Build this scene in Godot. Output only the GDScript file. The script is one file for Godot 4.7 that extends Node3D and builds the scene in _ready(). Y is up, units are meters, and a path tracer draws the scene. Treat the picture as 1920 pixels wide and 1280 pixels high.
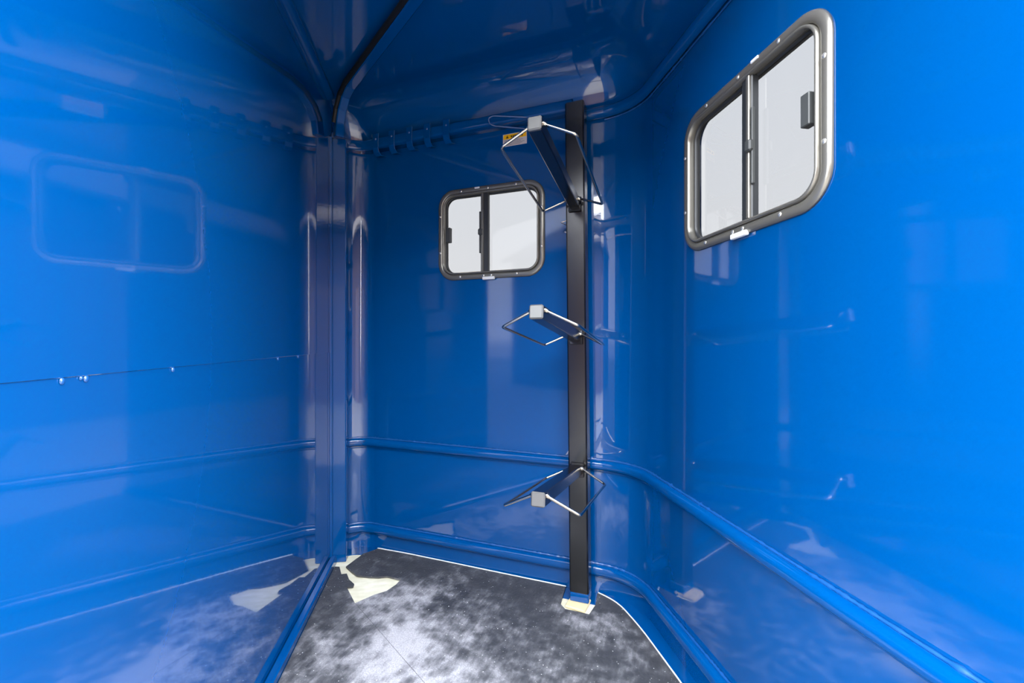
extends Node3D
# Tack room in the nose of a blue horse trailer. x is to the right, -z towards the nose, metres.

const LEFT := -0.555          # face of the centre divider
const RIGHT := 0.80           # inner face of the side wall
const REAR := -0.45            # where the trailer is open behind the camera
const WALL_TOP := 2.12
const ROOF := 2.30
const FP := Vector2(-0.254, -2.295)      # a point on the slanted front wall (x, z)
const FD := Vector2(0.8707, 0.4918)      # along it, to the right
const FN := Vector2(-0.4918, 0.8707)     # into the room

var M := {}
var used := {}
var rng := RandomNumberGenerator.new()

# ------------------------------------------------------------------ helpers
func begin() -> SurfaceTool:
	var st := SurfaceTool.new()
	st.begin(Mesh.PRIMITIVE_TRIANGLES)
	st.set_smooth_group(-1)
	return st

func tri(st: SurfaceTool, a: Vector3, b: Vector3, c: Vector3, n: Vector3) -> void:
	var cr := (b - a).cross(c - a)
	if cr.length_squared() < 1e-16:
		return
	if cr.dot(n) > 0.0:
		var t := b
		b = c
		c = t
	st.add_vertex(a)
	st.add_vertex(b)
	st.add_vertex(c)

func quad(st: SurfaceTool, a: Vector3, b: Vector3, c: Vector3, d: Vector3, n: Vector3) -> void:
	tri(st, a, b, c, n)
	tri(st, a, c, d, n)

func numbered(called: String) -> String:
	if not used.has(called):
		used[called] = 0
		return called
	used[called] += 1
	return "%s_%03d" % [called, used[called]]

func obj(called: String, st: SurfaceTool, mat: Material, parent: Node = null) -> MeshInstance3D:
	st.generate_normals()
	var m := MeshInstance3D.new()
	m.mesh = st.commit()
	m.material_override = mat
	return put(called, m, parent)

func put(called: String, m: MeshInstance3D, parent: Node = null) -> MeshInstance3D:
	m.cast_shadow = GeometryInstance3D.SHADOW_CASTING_SETTING_ON
	if parent == null:
		m.name = numbered(called)
		add_child(m)
	else:
		m.name = called
		parent.add_child(m, true)
	return m

func shared(called: String, mesh: Mesh, mat: Material, xf: Transform3D, parent: Node) -> MeshInstance3D:
	var m := MeshInstance3D.new()
	m.mesh = mesh
	m.material_override = mat
	m.transform = xf
	return put(called, m, parent)

func mesh_of(st: SurfaceTool) -> ArrayMesh:
	st.generate_normals()
	return st.commit()

func group3d(called: String, xf := Transform3D.IDENTITY) -> Node3D:
	var n := Node3D.new()
	n.name = numbered(called)
	n.transform = xf
	add_child(n)
	return n

func tag(o: Node, label: String, category := "", grp := "", kind := "") -> Node:
	o.set_meta("label", label)
	if category != "":
		o.set_meta("category", category)
	if grp != "":
		o.set_meta("group", grp)
	if kind != "":
		o.set_meta("kind", kind)
	return o

func structure(o: Node, label: String, category: String) -> Node:
	return tag(o, label, category, "", "structure")

# box with chamfered edges, centred, in the axes of xf
func cbox(st: SurfaceTool, xf: Transform3D, size: Vector3, b: float) -> void:
	st.set_smooth_group(-1)
	var h := size / 2.0
	var ax := [Vector3.RIGHT, Vector3.UP, Vector3.BACK]
	for i in 3:
		for s in [-1.0, 1.0]:
			var n: Vector3 = ax[i] * s
			var u: Vector3 = ax[(i + 1) % 3]
			var v: Vector3 = ax[(i + 2) % 3]
			var hi: float = h[i]
			var hu: float = h[(i + 1) % 3] - b
			var hv: float = h[(i + 2) % 3] - b
			quad(st, xf * (n * hi + u * hu + v * hv), xf * (n * hi - u * hu + v * hv), xf * (n * hi - u * hu - v * hv), xf * (n * hi + u * hu - v * hv), xf.basis * n)
	for i in 3:
		var e: Vector3 = ax[i]
		var u: Vector3 = ax[(i + 1) % 3]
		var v: Vector3 = ax[(i + 2) % 3]
		var he: float = h[i] - b
		var hu: float = h[(i + 1) % 3]
		var hv: float = h[(i + 2) % 3]
		for su in [-1.0, 1.0]:
			for sv in [-1.0, 1.0]:
				var p: Vector3 = u * su * hu + v * sv * (hv - b)
				var q: Vector3 = u * su * (hu - b) + v * sv * hv
				quad(st, xf * (p + e * he), xf * (q + e * he), xf * (q - e * he), xf * (p - e * he), xf.basis * (u * su + v * sv))
	for sx in [-1.0, 1.0]:
		for sy in [-1.0, 1.0]:
			for sz in [-1.0, 1.0]:
				tri(st, xf * Vector3(sx * h.x, sy * (h.y - b), sz * (h.z - b)), xf * Vector3(sx * (h.x - b), sy * h.y, sz * (h.z - b)), xf * Vector3(sx * (h.x - b), sy * (h.y - b), sz * h.z), xf.basis * Vector3(sx, sy, sz))

func box_mesh(size: Vector3, b: float) -> SurfaceTool:
	var st := begin()
	cbox(st, Transform3D.IDENTITY, size, b)
	return st

# round rod through points, closed ends; radii may vary
func tube(st: SurfaceTool, pts: Array, r, segs := 10) -> void:
	st.set_smooth_group(0)
	var rings := []
	var last_n := Vector3.ZERO
	var n: int = pts.size()
	for i in n:
		var t: Vector3
		if i == 0:
			t = (pts[1] - pts[0]).normalized()
		elif i == n - 1:
			t = (pts[n - 1] - pts[n - 2]).normalized()
		else:
			t = ((pts[i] - pts[i - 1]).normalized() + (pts[i + 1] - pts[i]).normalized()).normalized()
		var nn := last_n
		if i == 0:
			nn = t.cross(Vector3.UP if absf(t.y) < 0.9 else Vector3.RIGHT)
		nn = (nn - t * nn.dot(t)).normalized()
		last_n = nn
		var bb := t.cross(nn)
		var rr: float = r[i] if r is Array else r
		var ring := []
		for k in segs:
			var a := TAU * k / segs
			ring.append(pts[i] + (nn * cos(a) + bb * sin(a)) * rr)
		rings.append(ring)
	for i in n - 1:
		var mid: Vector3 = (pts[i] + pts[i + 1]) / 2.0
		for k in segs:
			var k2 := (k + 1) % segs
			var a: Vector3 = rings[i][k]
			quad(st, a, rings[i][k2], rings[i + 1][k2], rings[i + 1][k], (a + rings[i + 1][k2]) / 2.0 - mid)
	st.set_smooth_group(-1)
	for k in range(1, segs - 1):
		tri(st, rings[0][0], rings[0][k], rings[0][k + 1], pts[0] - pts[1])
		tri(st, rings[n - 1][0], rings[n - 1][k], rings[n - 1][k + 1], pts[n - 1] - pts[n - 2])

# rod with rounded bends at its inner points
func bent(pts: Array, r: float, steps := 4) -> Array:
	var out := [pts[0]]
	for i in range(1, pts.size() - 1):
		var a: Vector3 = pts[i] + (pts[i - 1] - pts[i]).limit_length(r)
		var b: Vector3 = pts[i] + (pts[i + 1] - pts[i]).limit_length(r)
		for k in steps + 1:
			var t := float(k) / steps
			out.append(a.lerp(pts[i], t).lerp(pts[i].lerp(b, t), t))
	out.append(pts[-1])
	return out

# low dome (screw head, rivet) with its base at the origin, rising along +y
func dome_mesh(r: float, h: float) -> ArrayMesh:
	var st := begin()
	st.set_smooth_group(0)
	var prof := [[r, 0.0], [r * 0.92, h * 0.45], [r * 0.6, h * 0.85], [0.0, h]]
	for i in 3:
		for k in 10:
			var a := TAU * k / 10
			var b := TAU * (k + 1) / 10
			var p0: Array = prof[i]
			var p1: Array = prof[i + 1]
			quad(st, Vector3(cos(a) * p0[0], p0[1], sin(a) * p0[0]), Vector3(cos(b) * p0[0], p0[1], sin(b) * p0[0]), Vector3(cos(b) * p1[0], p1[1], sin(b) * p1[0]), Vector3(cos(a) * p1[0], p1[1], sin(a) * p1[0]), Vector3(cos(a), 0.6, sin(a)))
	return mesh_of(st)

# ------------------------------------------------------------------ plan of the nose
func fillet(v: Vector2, d1: Vector2, d2: Vector2, r: float, n: int) -> Array:
	var half := acos(clampf(d1.dot(d2), -1, 1)) / 2.0
	var t := r / tan(half)
	var c := v + (d1 + d2).normalized() * (r / sin(half))
	var a0 := (v + d1 * t - c).angle()
	var a1 := (v + d2 * t - c).angle()
	var da := wrapf(a1 - a0, -PI, PI)
	var out := []
	for i in n + 1:
		out.append(c + Vector2.from_angle(a0 + da * i / n) * r)
	return out

# the wall line at a distance d inside the wall: left bend (17), right bend (17), rear end (1)
func plan(d: float) -> Array:
	var p := FP + FN * d
	var lx := -0.562
	var v1 := p + FD * ((lx - p.x) / FD.x)
	var rx := RIGHT - d
	var v2 := p + FD * ((rx - p.x) / FD.x)
	var out := fillet(v1, Vector2(0, 1), FD, maxf(0.13 - d * 0.3, 0.05), 16)
	out.append_array(fillet(v2, -FD, Vector2(0, 1), maxf(0.25 - d, 0.04), 16))
	out.append(Vector2(rx, REAR))
	return out

func v3(p: Vector2, y: float) -> Vector3:
	return Vector3(p.x, y, p.y)

# plan() cut to the part between lengths; more points along the straights so that beads can wobble
func run(d: float, from_i: int, to_i: int, step := 0.0) -> Array:
	var p := plan(d)
	var out := []
	for i in range(from_i, to_i):
		var a: Vector2 = p[i]
		var b: Vector2 = p[i + 1]
		out.append(a)
		if step > 0.0:
			var n := int(a.distance_to(b) / step)
			for k in range(1, n):
				out.append(a.lerp(b, float(k) / n))
	out.append(p[to_i])
	return out

# sweep a closed section of (distance from wall, height) pairs along part of the plan
func sweep(st: SurfaceTool, sec: Array, from_i: int, to_i: int, first = null, last = null, smooth := 0) -> void:
	var lines := []
	for s in sec:
		var l := run(s.x, from_i, to_i)
		if first != null:
			l[0] = first[0] + first[1] * s.x
		if last != null:
			l[-1] = last[0] + last[1] * s.x
		lines.append(l)
	st.set_smooth_group(smooth)
	var n: int = lines[0].size()
	var cs := Vector2.ZERO
	for s in sec:
		cs += s
	cs /= sec.size()
	for j in sec.size():
		var k := (j + 1) % sec.size()
		for i in n - 1:
			var a := v3(lines[j][i], sec[j].y)
			var b := v3(lines[k][i], sec[k].y)
			var c := v3(lines[k][i + 1], sec[k].y)
			var e := v3(lines[j][i + 1], sec[j].y)
			var dir: Vector2 = (lines[j][i + 1] - lines[j][i]).normalized()
			var inward := Vector2(-dir.y, dir.x)
			if inward.dot(Vector2(0.1, -0.6) - lines[j][i]) < 0.0:
				inward = -inward
			var w: Vector2 = (sec[j] + sec[k]) / 2.0 - cs
			quad(st, a, b, c, e, v3(inward * w.x, w.y))

# rounded rectangle section: distances d0..d1 from the wall, heights y0..y1
func section(d0: float, d1: float, y0: float, y1: float, r: float) -> Array:
	var out := []
	for q in [[d1 - r, y1 - r, 90.0], [d1 - r, y0 + r, 0.0]]:
		for k in 5:
			var a := deg_to_rad(q[2] - 90.0 * k / 4.0)
			out.append(Vector2(q[0] + cos(a) * r, q[1] + sin(a) * r))
	out.append(Vector2(d0, y0))
	out.append(Vector2(d0, y1))
	return out

# flat sheet with a round-cornered hole, two skins: axes of xf are along, up, out of the wall
func sheet(st: SurfaceTool, xf: Transform3D, r: Rect2, hole: Rect2, rad: float, thick: float) -> void:
	st.set_smooth_group(-1)
	var loop := rounded(hole, rad, 8)
	for z in [0.0, -thick]:
		var n := xf.basis * Vector3(0, 0, 1.0 if z == 0.0 else -1.0)
		var f := func(u: float, v: float) -> Vector3: return xf * Vector3(u, v, z)
		var xs := [r.position.x, hole.position.x, hole.end.x, r.end.x]
		var ys := [r.position.y, hole.position.y, hole.end.y, r.end.y]
		for i in 3:
			for j in 3:
				if i == 1 and j == 1:
					continue
				quad(st, f.call(xs[i], ys[j]), f.call(xs[i + 1], ys[j]), f.call(xs[i + 1], ys[j + 1]), f.call(xs[i], ys[j + 1]), n)
		for k in loop.size():
			var p: Vector2 = loop[k]
			var q: Vector2 = loop[(k + 1) % loop.size()]
			var m := (p + q) / 2.0 - hole.get_center()
			var cx: float = hole.end.x if m.x > 0 else hole.position.x
			var cy: float = hole.end.y if m.y > 0 else hole.position.y
			if absf(p.x - q.x) > 1e-4 and absf(p.y - q.y) > 1e-4:
				tri(st, f.call(p.x, p.y), f.call(q.x, q.y), f.call(cx, cy), n)
	for k in loop.size():
		var p: Vector2 = loop[k]
		var q: Vector2 = loop[(k + 1) % loop.size()]
		var m := hole.get_center() - (p + q) / 2.0
		quad(st, xf * Vector3(p.x, p.y, 0), xf * Vector3(q.x, q.y, 0), xf * Vector3(q.x, q.y, -thick), xf * Vector3(p.x, p.y, -thick), xf.basis * Vector3(m.x, m.y, 0))

func rounded(r: Rect2, rad: float, n: int) -> Array:
	var out := []
	for q in [[r.end.x - rad, r.end.y - rad, 0.0], [r.position.x + rad, r.end.y - rad, 90.0], [r.position.x + rad, r.position.y + rad, 180.0], [r.end.x - rad, r.position.y + rad, 270.0]]:
		for k in n + 1:
			var a := deg_to_rad(q[2] + 90.0 * k / n)
			out.append(Vector2(q[0] + cos(a) * rad, q[1] + sin(a) * rad))
	return out

# ring round a rounded rectangle; prof = list of (inset, height) pairs, closed
func ring(st: SurfaceTool, xf: Transform3D, r: Rect2, rad: float, prof: Array) -> void:
	st.set_smooth_group(0)
	var loops := []
	var cp := Vector2.ZERO
	for p in prof:
		loops.append(rounded(r.grow(-p.x), maxf(rad - p.x, 0.012), 10))
		cp += p
	cp /= prof.size()
	for j in prof.size():
		var k := (j + 1) % prof.size()
		var n: int = loops[j].size()
		var w: Vector2 = (prof[j] + prof[k]) / 2.0 - cp
		for i in n:
			var i2 := (i + 1) % n
			var p: Vector2 = loops[j][i]
			var inw: Vector2 = (r.get_center() - p).normalized()
			quad(st, xf * Vector3(p.x, p.y, prof[j].y), xf * Vector3(loops[k][i].x, loops[k][i].y, prof[k].y), xf * Vector3(loops[k][i2].x, loops[k][i2].y, prof[k].y), xf * Vector3(loops[j][i2].x, loops[j][i2].y, prof[j].y), xf.basis * Vector3(inw.x * w.x, inw.y * w.x, w.y))

# ------------------------------------------------------------------ materials
func noise_image(size: int, freq: float, seed_: int, octaves := 3) -> Image:
	var n := FastNoiseLite.new()
	n.seed = seed_
	n.noise_type = FastNoiseLite.TYPE_SIMPLEX_SMOOTH
	n.frequency = freq
	n.fractal_octaves = octaves
	return n.get_seamless_image(size, size)

func plain(c: Color, rough: float, metal := 0.0, spec := 0.5) -> StandardMaterial3D:
	var m := StandardMaterial3D.new()
	m.albedo_color = c
	m.roughness = rough
	m.metallic = metal
	m.metallic_specular = spec
	return m

func materials() -> void:
	# blue gloss paint with the slight orange peel and oil-canning of painted sheet metal
	var peel := noise_image(512, 0.045, 11, 2)
	peel.bump_map_to_normal_map(1.0)
	M.blue = plain(Color(0.0, 0.262, 0.500), 0.055, 0.0, 0.5)
	M.blue.normal_enabled = true
	M.blue.normal_texture = ImageTexture.create_from_image(peel)
	M.blue.normal_scale = 0.05
	M.blue.uv1_triplanar = true
	M.blue.uv1_world_triplanar = true
	M.blue.uv1_scale = Vector3.ONE * 2.2
	M.blue.clearcoat_enabled = true
	M.blue.clearcoat = 1.0
	M.blue.clearcoat_roughness = 0.03
	M.trim = M.blue.duplicate()
	M.trim.normal_scale = 0.10
	M.trim.clearcoat = 0.3
	M.bead = plain(Color(0.01, 0.28, 0.53), 0.12, 0.0, 0.6)
	M.bead.clearcoat_enabled = true
	M.black = plain(Color(0.035, 0.036, 0.04), 0.22, 0.0, 0.6)
	M.rod = plain(Color(0.74, 0.71, 0.66), 0.16, 1.0)
	M.cap = plain(Color(0.43, 0.43, 0.42), 0.42, 0.5)
	M.alu = plain(Color(0.50, 0.49, 0.46), 0.27, 0.6)
	M.gasket = plain(Color(0.17, 0.18, 0.19), 0.4)
	M.screw = plain(Color(0.85, 0.84, 0.80), 0.25, 0.8)
	M.tab = plain(Color(0.24, 0.25, 0.25), 0.5)
	M.clip = plain(Color(0.85, 0.86, 0.86), 0.4)
	M.glass = plain(Color(0.02, 0.02, 0.02, 0.961), 0.02)
	M.glass.transparency = BaseMaterial3D.TRANSPARENCY_ALPHA
	M.sealant = plain(Color(0.85, 0.87, 0.88), 0.5)
	M.shim = plain(Color(0.88, 0.80, 0.62), 0.7)
	M.asphalt = plain(Color(0.40, 0.39, 0.38), 0.9)
	M.white_paint = plain(Color(0.72, 0.71, 0.70), 0.5)
	M.rubber = plain(Color(0.03, 0.03, 0.035), 0.6)  # plain black for the strip beside the roof bow
	M.added_barn = plain(Color(0.24, 0.165, 0.135), 0.85)
	M.added_barn_door = plain(Color(0.33, 0.26, 0.22), 0.8)
	M.added_barn_roof = plain(Color(0.35, 0.33, 0.32), 0.7)
	M.bark = plain(Color(0.2, 0.15, 0.11), 0.9)
	M.foliage = plain(Color(0.06, 0.11, 0.05), 0.9)
	M.plywood = plain(Color.WHITE, 0.65)
	M.plywood.albedo_texture = ImageTexture.create_from_image(plywood_image())
	M.plywood.uv1_triplanar = true
	M.plywood.uv1_world_triplanar = true
	M.plywood.uv1_scale = Vector3.ONE * 1.5
	M.mat = plain(Color.WHITE, 0.5, 0.0, 0.5)
	M.mat.albedo_texture = ImageTexture.create_from_image(mat_image())
	var grit := noise_image(512, 0.18, 5, 3)
	grit.bump_map_to_normal_map(2.0)
	M.mat.normal_enabled = true
	M.mat.normal_texture = ImageTexture.create_from_image(grit)
	M.mat.normal_scale = 0.25
	M.sticker = plain(Color.WHITE, 0.4)
	M.sticker.albedo_texture = ImageTexture.create_from_image(sticker_image())

func plywood_image() -> Image:
	var im := Image.create(256, 256, false, Image.FORMAT_RGB8)
	var n := FastNoiseLite.new()
	n.seed = 3
	n.frequency = 0.02
	n.fractal_octaves = 4
	for y in 256:
		for x in 256:
			var g := n.get_noise_2d(x * 0.6, y * 3.0) * 0.5 + n.get_noise_2d(x * 2.0 + 90.0, y * 2.0) * 0.3
			im.set_pixel(x, y, Color(0.90 + g * 0.12, 0.88 + g * 0.13, 0.78 + g * 0.16))
	return im

# black rubber with pale dust swept into swirls, in metres over the floor: x -0.6..0.9, z -2.45..-0.95
func mat_image() -> Image:
	var s := 1024
	var im := Image.create(s, s, false, Image.FORMAT_RGB8)
	var n := FastNoiseLite.new()
	n.seed = 21
	n.frequency = 1.0
	n.fractal_octaves = 5
	n.domain_warp_enabled = true
	n.domain_warp_amplitude = 0.16
	n.domain_warp_frequency = 3.5
	n.domain_warp_fractal_octaves = 3
	var fine := FastNoiseLite.new()
	fine.seed = 8
	fine.frequency = 1.0
	fine.fractal_octaves = 3
	var blobs := [[-0.16, -1.55, 0.17, 0.30, 1.0], [-0.02, -1.30, 0.22, 0.22, 1.0], [-0.22, -1.85, 0.20, 0.12, 0.75], [-0.42, -1.55, 0.10, 0.30, 0.55], [0.10, -1.62, 0.12, 0.20, 0.45], [0.30, -1.40, 0.30, 0.25, 0.30], [0.55, -1.60, 0.14, 0.18, 0.36], [0.02, -1.98, 0.2, 0.05, 0.35]]
	for j in s:
		for i in s:
			var x := -0.6 + 1.5 * i / s
			var z := -2.45 + 1.5 * j / s
			var m := 0.0
			for b in blobs:
				var dx: float = (x - b[0]) / b[2]
				var dz: float = (z - b[1]) / b[3]
				m = maxf(m, b[4] * exp(-(dx * dx + dz * dz) * 0.8))
			var w := n.get_noise_2d(x * 4.0, z * 4.0)
			var w2 := n.get_noise_2d(x * 13.0 + 40.0, z * 13.0)
			var w3 := 1.0 - absf(n.get_noise_2d(x * 8.0 - 70.0, z * 8.0)) * 3.2
			var f := fine.get_noise_2d(x * 160.0, z * 160.0)
			var streak := fine.get_noise_2d((x * 0.5 - z * 0.86) * 14.0, (x * 0.86 + z * 0.5) * 70.0)
			var dust := smoothstep(0.05, 1.35, m * 1.2 + 0.42 * w + 0.26 * w2 + 0.22 * w3 + 0.16 * streak)
			dust = clampf(dust * 0.85 + 0.15 + 0.07 * w2, 0.0, 1.0)
			var c := Color(0.15, 0.154, 0.165).lerp(Color(0.84, 0.83, 0.84), dust * 0.84 * (0.92 + 0.22 * f))
			im.set_pixel(i, j, c)
	for k in 2600:
		var x := rng.randi_range(0, s - 3)
		var y := rng.randi_range(0, s - 3)
		var g := rng.randf_range(0.45, 0.95)
		im.set_pixel(x, y, Color(g, g, g))
		if k % 4 == 0:
			im.set_pixel(x + 1, y, Color(g, g, g))
			im.set_pixel(x, y + 1, Color(g, g, g * 0.95))
			im.set_pixel(x + 1, y + 1, Color(g, g, g * 0.95))
	return im

# warning label: yellow header with a black symbol, grey rows of print too small to read
func sticker_image() -> Image:
	var im := Image.create(240, 120, false, Image.FORMAT_RGB8)
	im.fill(Color(0.78, 0.76, 0.75))
	im.fill_rect(Rect2i(6, 6, 228, 44), Color(0.96, 0.72, 0.02))
	for y in 26:
		var w := y
		im.fill_rect(Rect2i(44 - w / 2, 14 + y, w + 1, 1), Color(0.08, 0.07, 0.05))
	im.fill_rect(Rect2i(43, 22, 3, 10), Color(0.96, 0.72, 0.02))
	for k in 7:
		im.fill_rect(Rect2i(80 + k * 18, 18, 12, 20), Color(0.13, 0.11, 0.06))
	for r in 6:
		im.fill_rect(Rect2i(14, 58 + r * 10, 150 + (r * 37) % 58, 3), Color(0.35, 0.34, 0.36))
	return im

# ------------------------------------------------------------------ pieces
func window(called: String, xf: Transform3D, label: String, flip: bool) -> void:
	# built with the lone tab at its left; axes: along, up, into the room. Origin at the middle.
	var w := Node3D.new()
	w.name = called
	w.transform = xf
	add_child(w)
	structure(w, label, "window")
	var fl := -1.0 if flip else 1.0
	var outer := Rect2(-0.276, -0.224, 0.552, 0.448)
	var st := begin()
	ring(st, Transform3D.IDENTITY, outer, 0.085, [Vector2(0, 0.001), Vector2(0.002, 0.006), Vector2(0.008, 0.011), Vector2(0.020, 0.011), Vector2(0.026, 0.008), Vector2(0.028, 0.001)])
	obj("flange", st, M.alu, w)
	st = begin()
	ring(st, Transform3D.IDENTITY, outer.grow(-0.027), 0.060, [Vector2(0, 0.004), Vector2(0.001, 0.013), Vector2(0.005, 0.016), Vector2(0.009, 0.013), Vector2(0.010, -0.02), Vector2(0.0, -0.02)])
	obj("inner_frame", st, M.alu, w)
	st = begin()
	ring(st, Transform3D.IDENTITY, outer.grow(-0.034), 0.054, [Vector2(0, -0.008), Vector2(0.006, -0.008), Vector2(0.006, -0.026), Vector2(0, -0.026)])
	obj("gasket", st, M.gasket, w)
	# mullion and panes
	var mx := -0.024 * fl
	st = begin()
	cbox(st, Transform3D(Basis.IDENTITY, Vector3(mx, 0, -0.004)), Vector3(0.040, 0.378, 0.022), 0.003)
	obj("mullion", st, M.gasket, w)
	st = begin()
	cbox(st, Transform3D(Basis.IDENTITY, Vector3(mx - 0.010 * fl, 0, 0.009)), Vector3(0.012, 0.376, 0.008), 0.002)
	obj("sash_rail", st, M.alu, w)
	for side in [-1.0, 1.0]:
		var x0: float = -0.240 if side < 0 else mx
		var x1: float = mx if side < 0 else 0.240
		st = begin()
		var zz := -0.014 if side * fl < 0 else -0.020
		var lp := rounded(Rect2(-0.240, -0.188, 0.480, 0.376), 0.05, 8)
		var poly := PackedVector2Array()
		for p in lp:
			poly.append(p)
		var cut := Geometry2D.intersect_polygons(poly, PackedVector2Array([Vector2(x0, -0.3), Vector2(x1, -0.3), Vector2(x1, 0.3), Vector2(x0, 0.3)]))
		var tr := Geometry2D.triangulate_polygon(cut[0])
		for k in range(0, tr.size(), 3):
			var q := []
			for e in 3:
				var p: Vector2 = cut[0][tr[k + e]]
				q.append(Vector3(p.x, p.y, zz))
			tri(st, q[0], q[1], q[2], Vector3(0, 0, 1))
		obj("pane", st, M.glass, w)
	# latch on the mullion
	st = begin()
	cbox(st, Transform3D(Basis.IDENTITY, Vector3(mx - 0.022 * fl, 0, 0.006)), Vector3(0.008, 0.20, 0.010), 0.002)
	cbox(st, Transform3D(Basis.IDENTITY, Vector3(mx - 0.018 * fl, 0.0, 0.014)), Vector3(0.022, 0.030, 0.014), 0.004)
	obj("latch", st, M.tab, w)
	# pull tab on the sliding pane
	st = begin()
	cbox(st, Transform3D(Basis.IDENTITY, Vector3(-0.217 * fl, 0.0, 0.004)), Vector3(0.024, 0.072, 0.022), 0.002)
	obj("pull_tab", st, M.tab, w)
	# drain clip under the middle
	st = begin()
	cbox(st, Transform3D(Basis.IDENTITY, Vector3(0.0, -0.222, 0.010)), Vector3(0.062, 0.014, 0.012), 0.002)
	obj("drain_clip", st, M.clip, w)
	var head := dome_mesh(0.0065, 0.004)
	for q in [[-0.147, 0.208], [-0.005, 0.208], [0.137, 0.208], [-0.262, 0.095], [-0.262, -0.085], [-0.152, -0.208], [-0.027, -0.208], [0.013, -0.208], [0.142, -0.208], [0.262, -0.09], [0.262, 0.09]]:
		shared("screw", head, M.screw, Transform3D(Basis(Vector3.RIGHT, PI / 2), Vector3(q[0], q[1], 0.010)), w)
	st = begin()
	cbox(st, Transform3D(Basis.IDENTITY, Vector3(-0.06 * fl, 0.214, 0.012)), Vector3(0.026, 0.008, 0.004), 0.001)
	obj("drain_slot_cover", st, M.clip, w)

# saddle arm: origin on the post's face, +z out along the arm, x to its right
func saddle_arm(parent: Node3D, y: float, tilt: float) -> void:
	var a := Node3D.new()
	a.name = "saddle_arm"
	a.transform = Transform3D(Basis(Vector3.RIGHT, -tilt), Vector3(0, y, 0.0))
	parent.add_child(a, true)
	var st := begin()
	cbox(st, Transform3D(Basis.IDENTITY, Vector3(0, 0, 0.28)), Vector3(0.042, 0.042, 0.566), 0.003)
	obj("arm_tube", st, M.black, a)
	st = begin()
	cbox(st, Transform3D(Basis.IDENTITY, Vector3(0, 0, 0.5665)), Vector3(0.043, 0.043, 0.009), 0.004)
	obj("end_cap", st, M.cap, a)
	for s in [-1.0, 1.0]:
		st = begin()
		var pts := [Vector3(0.019 * s, 0.008, 0.545), Vector3(0.118 * s, -0.038, 0.535), Vector3(0.122 * s, -0.040, 0.055), Vector3(0.019 * s, 0.010, 0.030)]
		tube(st, bent(pts, 0.012), 0.0047, 10)
		obj("saddle_rod", st, M.rod, a)
		for z in [0.545, 0.030]:
			st = begin()
			tube(st, [Vector3(0.017 * s, 0.009, z), Vector3(0.023 * s, 0.0075, z), Vector3(0.030 * s, 0.004, z - 0.0005)], [0.0085, 0.0085, 0.0055], 10)
			obj("weld", st, M.rod, a)
	st = begin()
	cbox(st, Transform3D(Basis.IDENTITY, Vector3(0, -0.002, 0.004)), Vector3(0.054, 0.060, 0.007), 0.002)
	obj("mounting_plate", st, M.black, a)

func polygon_slab(pts: Array, y0: float, y1: float) -> SurfaceTool:
	var st := begin()
	var poly := PackedVector2Array(pts)
	var tr := Geometry2D.triangulate_polygon(poly)
	for k in range(0, tr.size(), 3):
		for y in [y0, y1]:
			var q := []
			for e in 3:
				q.append(poly[tr[k + e]])
			var up := Vector3.UP if y == y1 else Vector3.DOWN
			var cr := (v3(q[1], y) - v3(q[0], y)).cross(v3(q[2], y) - v3(q[0], y))
			var order := [0, 2, 1] if cr.dot(up) > 0 else [0, 1, 2]
			for e in order:
				st.set_uv(Vector2((q[e].x + 0.6) / 1.5, (q[e].y + 2.45) / 1.5))
				st.add_vertex(v3(q[e], y))
	var area := 0.0
	for i in poly.size():
		area += poly[i].cross(poly[(i + 1) % poly.size()])
	for i in poly.size():
		var a := poly[i]
		var b := poly[(i + 1) % poly.size()]
		var d := (b - a).orthogonal() * (1.0 if area > 0 else -1.0)
		st.set_uv(Vector2((a.x + 0.6) / 1.5, (a.y + 2.45) / 1.5))
		quad(st, v3(a, y0), v3(b, y0), v3(b, y1), v3(a, y1), -v3(d, 0))
	return st

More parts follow.
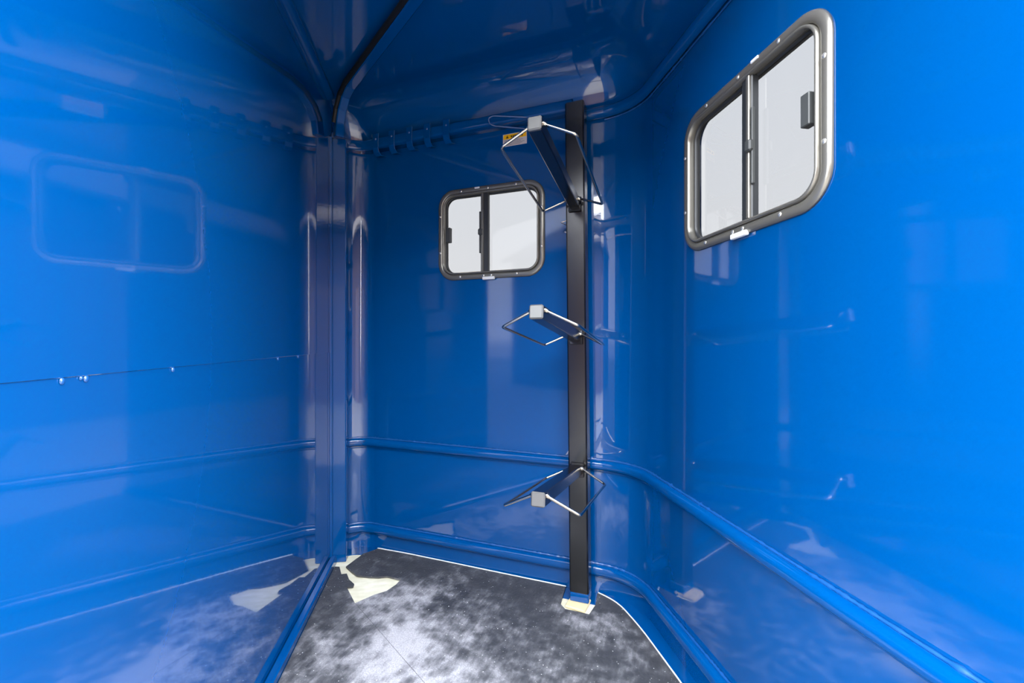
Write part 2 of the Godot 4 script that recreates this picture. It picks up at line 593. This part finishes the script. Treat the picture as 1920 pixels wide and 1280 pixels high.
# ------------------------------------------------------------------ the scene
func _ready() -> void:
	rng.seed = 4711
	# camera: level, 15 mm lens, turned 9 degrees to the right of the trailer's axis
	var cam := Camera3D.new()
	cam.name = "camera"
	cam.position = Vector3(0, 1.10, 0)
	cam.rotation = Vector3(0, -deg_to_rad(9.02), 0)
	cam.fov = rad_to_deg(2.0 * atan(640.0 / 800.0))
	cam.near = 0.02
	cam.far = 200.0
	add_child(cam)
	cam.current = true
	# bright hazy sky
	var sky_mat := ProceduralSkyMaterial.new()
	sky_mat.sky_top_color = Color(0.89, 0.91, 0.94)
	sky_mat.sky_horizon_color = Color(0.94, 0.935, 0.93)
	sky_mat.ground_horizon_color = Color(0.75, 0.74, 0.72)
	sky_mat.ground_bottom_color = Color(0.6, 0.59, 0.57)
	sky_mat.sky_energy_multiplier = 1.0
	sky_mat.ground_energy_multiplier = 1.0
	sky_mat.sun_angle_max = 1.0
	var sky := Sky.new()
	sky.sky_material = sky_mat
	var env := Environment.new()
	env.background_mode = Environment.BG_SKY
	env.sky = sky
	env.background_energy_multiplier = 18.0
	env.tonemap_mode = Environment.TONE_MAPPER_LINEAR
	env.tonemap_exposure = 1.30
	env.sdfgi_enabled = true
	env.ssao_enabled = true
	env.ssil_enabled = true
	var we := WorldEnvironment.new()
	we.name = "environment"
	we.environment = env
	add_child(we)
	# sun ahead and to the left, over the trailer; it lights the yard behind the camera
	var sun := DirectionalLight3D.new()
	sun.name = "sun"
	sun.light_color = Color(1.0, 0.95, 0.88)
	sun.light_energy = 6.0
	sun.light_angular_distance = 0.6
	sun.shadow_enabled = true
	sun.rotation = Vector3(-deg_to_rad(55), deg_to_rad(-150), 0)
	add_child(sun)

	materials()
	shell()
	rails()
	window("window_1", Transform3D(Basis(v3(FD, 0), Vector3.UP, v3(FN, 0)), v3(FP + FD * 0.537, 1.624)), "sliding window with rounded aluminium frame in the slanted front wall", false)
	window("window_2", Transform3D(Basis(Vector3(0, 0, 1), Vector3.UP, Vector3(-1, 0, 0)), Vector3(RIGHT, 1.611, -1.046)), "large-looking sliding window with rounded aluminium frame in the right side wall", true)
	floor_mats()
	saddle_rack()
	small_things()
	outside()

func shell() -> void:
	# --- floor deck
	var st := begin()
	cbox(st, Transform3D(Basis.IDENTITY, Vector3(0.125, -0.03, (REAR - 2.5) / 2.0)), Vector3(1.5, 0.06, REAR + 2.5), 0.002)
	structure(obj("floor", st, M.plywood), "plywood trailer floor under the rubber mats", "floor")
	# --- centre divider: two sheets lapped at a horizontal seam
	var left := group3d("wall_left")
	structure(left, "flat glossy blue divider panel on the left with a horizontal seam", "wall")
	st = begin()
	var len := REAR + 2.262
	var mid := (REAR - 2.262) / 2.0
	cbox(st, Transform3D(Basis.IDENTITY, Vector3(LEFT - 0.017, 0.525, mid)), Vector3(0.030, 1.05, len), 0.001)
	obj("lower_sheet", st, M.blue, left)
	st = begin()
	cbox(st, Transform3D(Basis.IDENTITY, Vector3(LEFT - 0.015, (1.046 + ROOF) / 2.0, mid)), Vector3(0.030, ROOF - 1.046, len), 0.0012)
	obj("upper_sheet", st, M.blue, left)
	var drip := dome_mesh(0.005, 0.003)
	for z in [-0.724, -0.757, -0.767, -0.984, -1.55, -1.75]:
		var k := 0.7 + 0.6 * rng.randf()
		shared("paint_drip", drip, M.bead, Transform3D(Basis(Vector3.BACK, -PI / 2).scaled(Vector3(1, k, k * 0.8)), Vector3(LEFT - 0.001, 1.046 - 0.004 * k, z)), left)
	# --- slanted front wall with its rounded ends
	var front := group3d("wall_front")
	structure(front, "glossy blue slanted front wall with rounded corners around the small window", "wall")
	var p := plan(0.0)
	var q := plan(-0.04)
	for part in [[0, 16], [17, 33]]:
		st = begin()
		st.set_smooth_group(0)
		for side in [p, q]:
			for i in range(part[0], part[1]):
				var c: Vector2 = (side[i] + side[i + 1]) / 2.0
				var inw := (Vector2(0.1, -1.0) - c) * (1.0 if side == p else -1.0)
				quad(st, v3(side[i], 0), v3(side[i + 1], 0), v3(side[i + 1], WALL_TOP), v3(side[i], WALL_TOP), v3(inw, 0))
		obj("corner_sheet", st, M.blue, front)
	st = begin()
	var s0: float = (p[16] - FP).dot(FD)
	var s1: float = (p[17] - FP).dot(FD)
	var fx := Transform3D(Basis(v3(FD, 0), Vector3.UP, v3(FN, 0)), v3(FP, 0))
	sheet(st, fx, Rect2(s0, 0, s1 - s0, WALL_TOP), Rect2(0.537 - 0.25, 1.624 - 0.198, 0.50, 0.396), 0.06, 0.04)
	obj("flat_sheet", st, M.blue, front)
	# --- right side wall
	st = begin()
	var rx := Transform3D(Basis(Vector3(0, 0, 1), Vector3.UP, Vector3(-1, 0, 0)), Vector3(RIGHT, 0, 0))
	sheet(st, rx, Rect2(p[33].y, 0, REAR - p[33].y, WALL_TOP), Rect2(-1.046 - 0.25, 1.611 - 0.198, 0.50, 0.396), 0.06, 0.04)
	structure(obj("wall_right", st, M.blue), "glossy blue side wall on the right holding the bigger window", "wall")
	# --- ceiling: coved along the front and right, flat between
	var ceil := group3d("ceiling")
	structure(ceil, "glossy blue ceiling coved down to the front and right walls", "ceiling")
	st = begin()
	st.set_smooth_group(0)
	var rad := ROOF - WALL_TOP + 0.02
	var rings := []
	for k in 13:
		var a := PI / 2 * k / 12.0
		var row := []
		for w in plan(rad * (1.0 - cos(a)) + 0.0005):
			row.append(v3(w, WALL_TOP - 0.02 + rad * sin(a)))
		rings.append(row)
	for k in 12:
		for i in rings[0].size() - 1:
			var c: Vector3 = (rings[k][i] + rings[k + 1][i + 1]) / 2.0
			quad(st, rings[k][i], rings[k][i + 1], rings[k + 1][i + 1], rings[k + 1][i], Vector3(0.1, 1.2, -0.8) - c)
	obj("cove_sheet", st, M.blue, ceil)
	var flat := []
	for w in plan(rad):
		flat.append(w)
	flat.append(Vector2(LEFT - 0.03, REAR))
	flat.append(Vector2(LEFT - 0.03, flat[0].y))
	obj("flat_sheet", polygon_slab(flat, ROOF, ROOF + 0.004), M.blue, ceil)
	st = begin()
	cbox(st, Transform3D(Basis.IDENTITY, Vector3(-0.39, ROOF + 0.04, (REAR - 2.5) / 2.0)), Vector3(2.52, 0.03, REAR + 2.5), 0.004)
	obj("roof_skin", st, M.white_paint, ceil)
	# the stall beyond the divider: its outer wall, nose end and floor
	var stall := group3d("wall_stall")
	structure(stall, "blue outer walls of the stall beyond the divider", "wall")
	st = begin()
	cbox(st, Transform3D(Basis.IDENTITY, Vector3(-1.63, 1.14, (REAR - 2.48) / 2.0)), Vector3(0.04, 2.36, REAR + 2.48), 0.004)
	obj("side_sheet", st, M.blue, stall)
	st = begin()
	cbox(st, Transform3D(Basis.IDENTITY, Vector3(-1.12, 1.14, -2.46)), Vector3(0.98, 2.36, 0.04), 0.004)
	obj("nose_sheet", st, M.blue, stall)
	st = begin()
	cbox(st, Transform3D(Basis.IDENTITY, Vector3(-1.12, -0.03, (REAR - 2.5) / 2.0)), Vector3(0.98, 0.06, REAR + 2.5), 0.002)
	obj("deck", st, M.plywood, stall)

func rails() -> void:
	var p := plan(0.0)
	# post where the divider meets the nose
	var st := begin()
	cbox(st, Transform3D(Basis.IDENTITY, Vector3(-0.519, 1.055, -2.262)), Vector3(0.070, 2.11, 0.062), 0.004)
	cbox(st, Transform3D(Basis.IDENTITY, Vector3(LEFT + 0.003, 1.055, -2.222)), Vector3(0.012, 2.11, 0.014), 0.002)
	structure(obj("trim_1", st, M.trim), "upright blue corner post between the divider and the front wall", "post")
	# angle along the foot of the divider
	st = begin()
	cbox(st, Transform3D(Basis.IDENTITY, Vector3(LEFT + 0.014, 0.020, (REAR - 2.23) / 2.0)), Vector3(0.030, 0.044, REAR + 2.23), 0.006)
	structure(obj("trim_2", st, M.trim), "blue angle running along the foot of the divider", "trim")
	# rails round the nose and along the side wall
	var names := [["trim_3", 0.545, 0.587, 0.030, "middle blue rail running around the front and right walls"], ["trim_4", 0.088, 0.134, 0.030, "low blue rail just above the floor along front and right walls"]]
	for r in names:
		st = begin()
		sweep(st, section(0.0, r[3], r[1], r[2], 0.017), 1, 34)
		var o := obj(r[0], st, M.trim)
		structure(o, r[4], "rail")
		# lumpy sealant along its top edge
		var pts := []
		var rad := []
		for w in run(0.004, 2, 34, 0.008):
			pts.append(v3(w, r[2] + 0.001))
			rad.append(0.0035 + 0.0035 * rng.randf() * rng.randf() + (0.004 if rng.randf() < 0.02 else 0.0))
		st = begin()
		tube(st, pts, rad, 6)
		obj("sealant_bead", st, M.bead, o)
		st = begin()
		sweep(st, section(0.0, 0.006, r[1] - 0.012, r[1] + 0.002, 0.002), 1, 34)
		obj("lower_lip", st, M.trim, o)
	# ledge at the top of the front wall
	st = begin()
	sweep(st, section(0.0, 0.062, 2.100, 2.150, 0.012), 2, 17, null, [FP + FD * 0.95, FN])
	structure(obj("trim_5", st, M.trim), "blue boxed ledge under the cove along the top of the front wall", "trim")
	# tube along the top of the right wall
	st = begin()
	var tubes := []
	for k in 14:
		var a := TAU * k / 14.0
		tubes.append(Vector2(0.019 + cos(a) * 0.021, 2.085 + sin(a) * 0.024))
	sweep(st, tubes, 17, 34, [FP + FD * 0.965, FN])
	var top := obj("trim_6", st, M.trim)
	structure(top, "blue tube bending round the corner and along the top of the right wall", "trim")
	var pts := []
	var rad := []
	for w in run(0.004, 18, 34, 0.008):
		pts.append(v3(w, 2.060))
		rad.append(0.0025 + 0.0030 * rng.randf() * rng.randf())
	st = begin()
	tube(st, pts, rad, 6)
	obj("sealant_bead", st, M.bead, top)
	# roof bow running diagonally back over the ceiling from the corner post
	st = begin()
	var bd := Vector2(0.510, 0.860)
	var a := Vector2(-0.432, -2.055)
	var path := [v3(a - bd * 0.150, 2.10), v3(a - bd * 0.140, 2.16), v3(a - bd * 0.110, 2.215), v3(a - bd * 0.055, 2.258), v3(a + bd * 0.02, 2.276), v3(a + bd * 1.75, 2.278)]
	for i in path.size() - 1:
		var d: Vector3 = (path[i + 1] - path[i])
		var zz := d.normalized()
		var xx := v3(Vector2(bd.y, -bd.x), 0)
		cbox(st, Transform3D(Basis(xx, zz.cross(xx), zz), (path[i] + path[i + 1]) / 2.0), Vector3(0.040, 0.044, d.length() + 0.012), 0.004)
	var bow := obj("trim_7", st, M.trim)
	structure(bow, "blue roof bow with a black strip along its edge crossing the ceiling from the corner post", "trim")
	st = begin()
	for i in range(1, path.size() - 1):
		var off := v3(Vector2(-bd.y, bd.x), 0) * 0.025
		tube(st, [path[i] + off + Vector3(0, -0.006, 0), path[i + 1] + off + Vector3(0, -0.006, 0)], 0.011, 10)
	obj("black_edge", st, M.rubber, bow)  # black strip drawn along the left side of the bow
	# half-round along the top of the divider
	st = begin()
	tube(st, [Vector3(LEFT + 0.006, ROOF - 0.012, -2.17), Vector3(LEFT + 0.006, ROOF - 0.012, REAR)], 0.026, 20)
	structure(obj("trim_8", st, M.trim), "rounded blue strip along the top of the divider", "trim")
	# blue flange on the floor round the foot of the walls
	st = begin()
	sweep(st, [Vector2(0.0, 0.004), Vector2(0.085, 0.004), Vector2(0.085, 0.0005), Vector2(0.0, 0.0005)], 1, 34, null, null, -1)
	structure(obj("trim_10", st, M.trim), "flat blue flange on the floor at the foot of the walls", "trim")
	# pale sealant line where the mat meets the walls
	pts = []
	for w in [[-0.346, -2.330], [-0.199, -2.255], [0.044, -2.116], [0.312, -1.962], [0.535, -1.836]]:
		pts.append(Vector3(w[0], 0.0125, w[1]))
	st = begin()
	tube(st, bent(pts, 0.05), 0.0028, 6)
	var line := obj("trim_9", st, M.sealant)
	structure(line, "thin white sealant line where the mat meets the walls", "trim")
	pts = []
	for w in [[0.660, -1.766], [0.716, -1.690], [0.738, -1.519], [0.746, -1.262], [0.748, -0.8]]:
		pts.append(Vector3(w[0], 0.0125, w[1]))
	st = begin()
	tube(st, bent(pts, 0.06), 0.0028, 6)
	obj("sealant_run", st, M.sealant, line)

func floor_mats() -> void:
	var front := [[-0.470, -2.165], [-0.412, -2.280], [-0.346, -2.325], [-0.199, -2.250], [0.044, -2.113], [0.312, -1.962], [0.533, -1.836]]
	var notch := [[0.476, -1.718], [0.486, -1.682], [0.571, -1.634], [0.618, -1.688], [0.655, -1.765], [0.680, -1.757], [0.714, -1.689], [0.736, -1.519], [0.743, -1.262], [0.748, REAR - 0.02], [0.535, REAR - 0.02]]
	var torn := [[-0.366, -1.856], [-0.296, -1.905], [-0.249, -1.925], [-0.214, -1.968], [-0.196, -2.008], [-0.228, -2.028], [-0.262, -2.048], [-0.300, -2.046], [-0.351, -2.058], [-0.403, -2.077], [-0.435, -2.118]]
	var pts := []
	for w in torn + front + notch:
		pts.append(Vector2(w[0], w[1]))
	tag(obj("rubber_mat", polygon_slab(pts, 0.0045, 0.012), M.mat), "large dusty black rubber mat torn at the corner by the divider", "mat", "floor mats")
	var flap := [[-0.476, -2.098], [-0.452, -2.100], [-0.430, -2.045], [-0.400, -2.005], [-0.400, -1.985], [-0.428, -1.985]]
	pts = []
	for w in [[-0.524, -2.175], [-0.500, -2.168]] + flap + [[-0.3675, -1.857], [0.5335, REAR - 0.02], [-0.524, REAR - 0.02]]:
		pts.append(Vector2(w[0], w[1]))
	tag(obj("rubber_mat", polygon_slab(pts, 0.0045, 0.0115), M.mat), "narrow dusty rubber mat strip lying along the foot of the divider", "mat", "floor mats")

func saddle_rack() -> void:
	var lean := Basis(v3(FN, 0), 0.010)
	var face := Transform3D(lean * Basis(v3(FD, 0), Vector3.UP, v3(FN, 0)), Vector3(0.553, 0.0, -1.707))
	var r := group3d("saddle_rack", face)
	tag(r, "black upright post carrying three saddle arms with bent side rods", "saddle rack")
	var st := begin()
	cbox(st, Transform3D(Basis.IDENTITY, Vector3(0, 1.078, -0.035)), Vector3(0.080, 2.056, 0.070), 0.006)
	obj("post", st, M.black, r)
	st = begin()
	cbox(st, Transform3D(Basis.IDENTITY, Vector3(0.0, 0.033, -0.034)), Vector3(0.078, 0.036, 0.066), 0.003)
	obj("foot", st, M.trim, r)
	for y in [0.566, 0.111]:
		st = begin()
		cbox(st, Transform3D(Basis.IDENTITY, Vector3(0.0, y, -0.078)), Vector3(0.060, 0.034, 0.020), 0.003)
		obj("wall_bracket", st, M.black, r)
	for y in [1.672, 1.119, 0.570]:
		saddle_arm(r, y, deg_to_rad(6.9))
	st = begin()
	tube(st, bent([Vector3(-0.038, 1.615, -0.02), Vector3(-0.066, 1.606, -0.015), Vector3(-0.040, 1.592, -0.01)], 0.006), 0.0016, 6)
	obj("wire_eye", st, M.rod, r)
	# pale plate under the foot
	st = begin()
	cbox(st, Transform3D(Basis(v3(FD, 0).rotated(Vector3.UP, -0.12), Vector3.UP, v3(FN, 0).rotated(Vector3.UP, -0.12)), Vector3(0.551, 0.0095, -1.712)), Vector3(0.084, 0.010, 0.088), 0.002)
	tag(obj("shim_plate", st, M.shim), "thin pale wooden shim under the foot of the saddle post", "shim")

func small_things() -> void:
	var fx := Transform3D(Basis(v3(FD, 0), Vector3.UP, v3(FN, 0)), v3(FP, 0))
	# bridle hooks hanging from the ledge
	var words := ["first blue bridle hook under the ledge, nearest the corner post", "second blue bridle hook from the corner post under the ledge", "middle blue bridle hook of the five under the ledge", "fourth blue bridle hook from the corner post under the ledge", "fifth blue bridle hook under the ledge, nearest the window"]
	var i := 0
	for s in [-0.068, 0.029, 0.133, 0.235, 0.340]:
		var g := group3d("bridle_hook", Transform3D(fx.basis, fx * Vector3(s, 2.05, 0.0)))
		tag(g, words[i], "hook", "bridle hooks under the ledge")
		i += 1
		var st := begin()
		# flat strip bent down from the ledge's face, back under it and up again
		var path := [Vector2(0.068, 0.112), Vector2(0.070, 0.040), Vector2(0.062, 0.020), Vector2(0.045, 0.010), Vector2(0.004, 0.022)]
		for k in path.size() - 1:
			var a := Vector3(0, path[k].y, path[k].x)
			var b := Vector3(0, path[k + 1].y, path[k + 1].x)
			var zz := (b - a).normalized()
			cbox(st, Transform3D(Basis(Vector3.RIGHT, zz.cross(Vector3.RIGHT), zz), (a + b) / 2.0), Vector3(0.034, 0.004, a.distance_to(b) + 0.003), 0.001)
		obj("strip", st, M.trim, g)
		var head := dome_mesh(0.006, 0.004)
		shared("rivet", head, M.bead, Transform3D(Basis(Vector3.RIGHT, PI / 2), Vector3(0, 0.085, 0.0705)), g)
	# rod loop beside them
	var st := begin()
	tube(st, bent([Vector3(0.745, 2.106, 0.055), Vector3(0.590, 2.112, 0.115), Vector3(0.575, 2.092, 0.110), Vector3(0.590, 2.076, 0.095), Vector3(0.745, 2.078, 0.002)], 0.02), 0.0042, 8)
	var loop := obj("rod_loop", st, M.trim)
	loop.transform = fx
	tag(loop, "blue bent rod loop sticking out above the warning label", "hook")
	st = begin()
	tube(st, bent([Vector3(0.815, 2.098, 0.05), Vector3(0.815, 2.075, 0.075), Vector3(0.818, 2.01, 0.065), Vector3(0.840, 1.985, 0.035), Vector3(0.842, 1.985, 0.001)], 0.02), 0.0045, 8)
	loop = obj("rod_hook", st, M.trim)
	loop.transform = fx
	tag(loop, "blue bent rod hook hidden partly behind the top saddle arm", "hook")
	# warning label
	st = begin()
	for q in [[0, 0], [1, 0], [1, 1], [0, 0], [1, 1], [0, 1]]:
		st.set_uv(Vector2(q[0], 1 - q[1]))
		st.add_vertex(Vector3(0.119 * (q[0] - 0.5), 0.058 * (q[1] - 0.5), 0.0008))
	for e in [[-1, 0], [1, 0], [0, -1], [0, 1]]:
		st.set_uv(Vector2(0.01, 0.99))
		var c := Vector3(0.0595 * e[0], 0.029 * e[1], 0.0004)
		var along := Vector3(0.0595 * absf(e[1]), 0.029 * absf(e[0]), 0)
		quad(st, c + along + Vector3(0, 0, 0.0004), c - along + Vector3(0, 0, 0.0004), c - along - Vector3(0, 0, 0.0004), c + along - Vector3(0, 0, 0.0004), Vector3(e[0], e[1], 0))
	var label := obj("warning_label", st, M.sticker)
	label.transform = Transform3D(fx.basis, fx * Vector3(0.666, 2.045, 0.001))
	tag(label, "small white and yellow warning label at the top of the front wall", "label")
	# bolts where the rails meet the post
	var head := dome_mesh(0.009, 0.007)
	for q in [[0.955, 0.570, "round blue bolt head on the middle rail right of the saddle post"], [0.955, 0.114, "round blue bolt head on the low rail right of the saddle post"]]:
		var b := MeshInstance3D.new()
		b.mesh = head
		b.material_override = M.bead
		b.transform = Transform3D(fx.basis * Basis(Vector3.RIGHT, PI / 2), fx * Vector3(q[0], q[1], 0.0295))
		put("bolt_head", b)
		tag(b, q[2], "bolt", "bolts beside the post")

func outside() -> void:
	var st := begin()
	cbox(st, Transform3D(Basis.IDENTITY, Vector3(0, -0.55, 0)), Vector3(60, 0.1, 60), 0.01)
	structure(obj("ground", st, M.asphalt), "grey asphalt yard outside the trailer", "ground")
	# two barns added behind the camera to darken the room, a sky gap between
	for q in [[-6.8, 10.0, "unseen brown wooden outbuilding added across the yard, left of the gap"], [4.2, 10.0, "unseen brown wooden outbuilding with a paler door, added across the yard"]]:
		var added_barn := group3d("added_barn", Transform3D(Basis.IDENTITY, Vector3(q[0], -0.5, 7.0)))
		tag(added_barn, q[2], "building", "added barns across the yard")
		st = begin()
		cbox(st, Transform3D(Basis.IDENTITY, Vector3(0, 2.4, 3.0)), Vector3(q[1], 4.8, 6), 0.01)
		obj("wall", st, M.added_barn, added_barn)
		st = begin()
		for sgn in [-1.0, 1.0]:
			cbox(st, Transform3D(Basis(Vector3.RIGHT, 0.5 * sgn), Vector3(0, 5.5, 3.0 + 1.7 * sgn)), Vector3(q[1] + 0.1, 0.12, 4.2), 0.01)
		obj("roof", st, M.added_barn_roof, added_barn)
		for k in 16:
			st = begin()
			cbox(st, Transform3D(Basis.IDENTITY, Vector3(-4.69 + k * 0.6253, 2.4, -0.02)), Vector3(0.59, 4.78, 0.05), 0.008)
			obj("plank", st, M.added_barn, added_barn)
		if q[0] > 0:
			st = begin()
			cbox(st, Transform3D(Basis.IDENTITY, Vector3(-2.6, 1.5, -0.07)), Vector3(2.6, 3.0, 0.06), 0.01)
			var door := obj("door", st, M.added_barn_door, added_barn)
			st = begin()
			cbox(st, Transform3D(Basis.IDENTITY, Vector3(-3.7, 1.4, -0.12)), Vector3(0.05, 0.3, 0.05), 0.01)
			obj("handle", st, M.alu, door)
	# evergreens added out of view to block sky from the window mirrored in the divider
	var words := ["added dark conifer nearest the nose of the trailer, out of view", "added dark conifer farther right off the trailer nose, out of view"]
	var i := 0
	for q in [[1.70, -5.0, 0.42, 4.8], [2.66, -5.1, 0.38, 4.6]]:
		var t := group3d("added_evergreen", Transform3D(Basis.IDENTITY, Vector3(q[0], -0.5, q[1])))
		tag(t, words[i], "tree", "added evergreens by the nose")
		i += 1
		st = begin()
		tube(st, [Vector3(0, 0, 0), Vector3(0, 0.7, 0)], 0.07, 8)
		obj("trunk", st, M.bark, t)
		st = begin()
		var n := FastNoiseLite.new()
		n.seed = 31 + i
		n.frequency = 5.0
		var rows := 26
		var cols := 22
		var pts := []
		for r in rows + 1:
			var v := float(r) / rows
			var ring_ := []
			for c in cols:
				var a := TAU * c / cols
				var rad: float = q[2] * pow(sin(PI * clampf(pow(v, 0.7), 0.0, 1.0)), 0.7)
				var dir := Vector3(cos(a), 0, sin(a))
				rad *= 1.0 + 0.5 * n.get_noise_3d(dir.x, v * 4.0, dir.z)
				ring_.append(dir * rad + Vector3(0, 0.4 + v * q[3], 0))
			pts.append(ring_)
		for r in rows:
			for c in cols:
				var c2 := (c + 1) % cols
				quad(st, pts[r][c], pts[r][c2], pts[r + 1][c2], pts[r + 1][c], pts[r][c] - Vector3(0, pts[r][c].y, 0) + Vector3(0.001, 0, 0))
		obj("foliage", st, M.foliage, t)
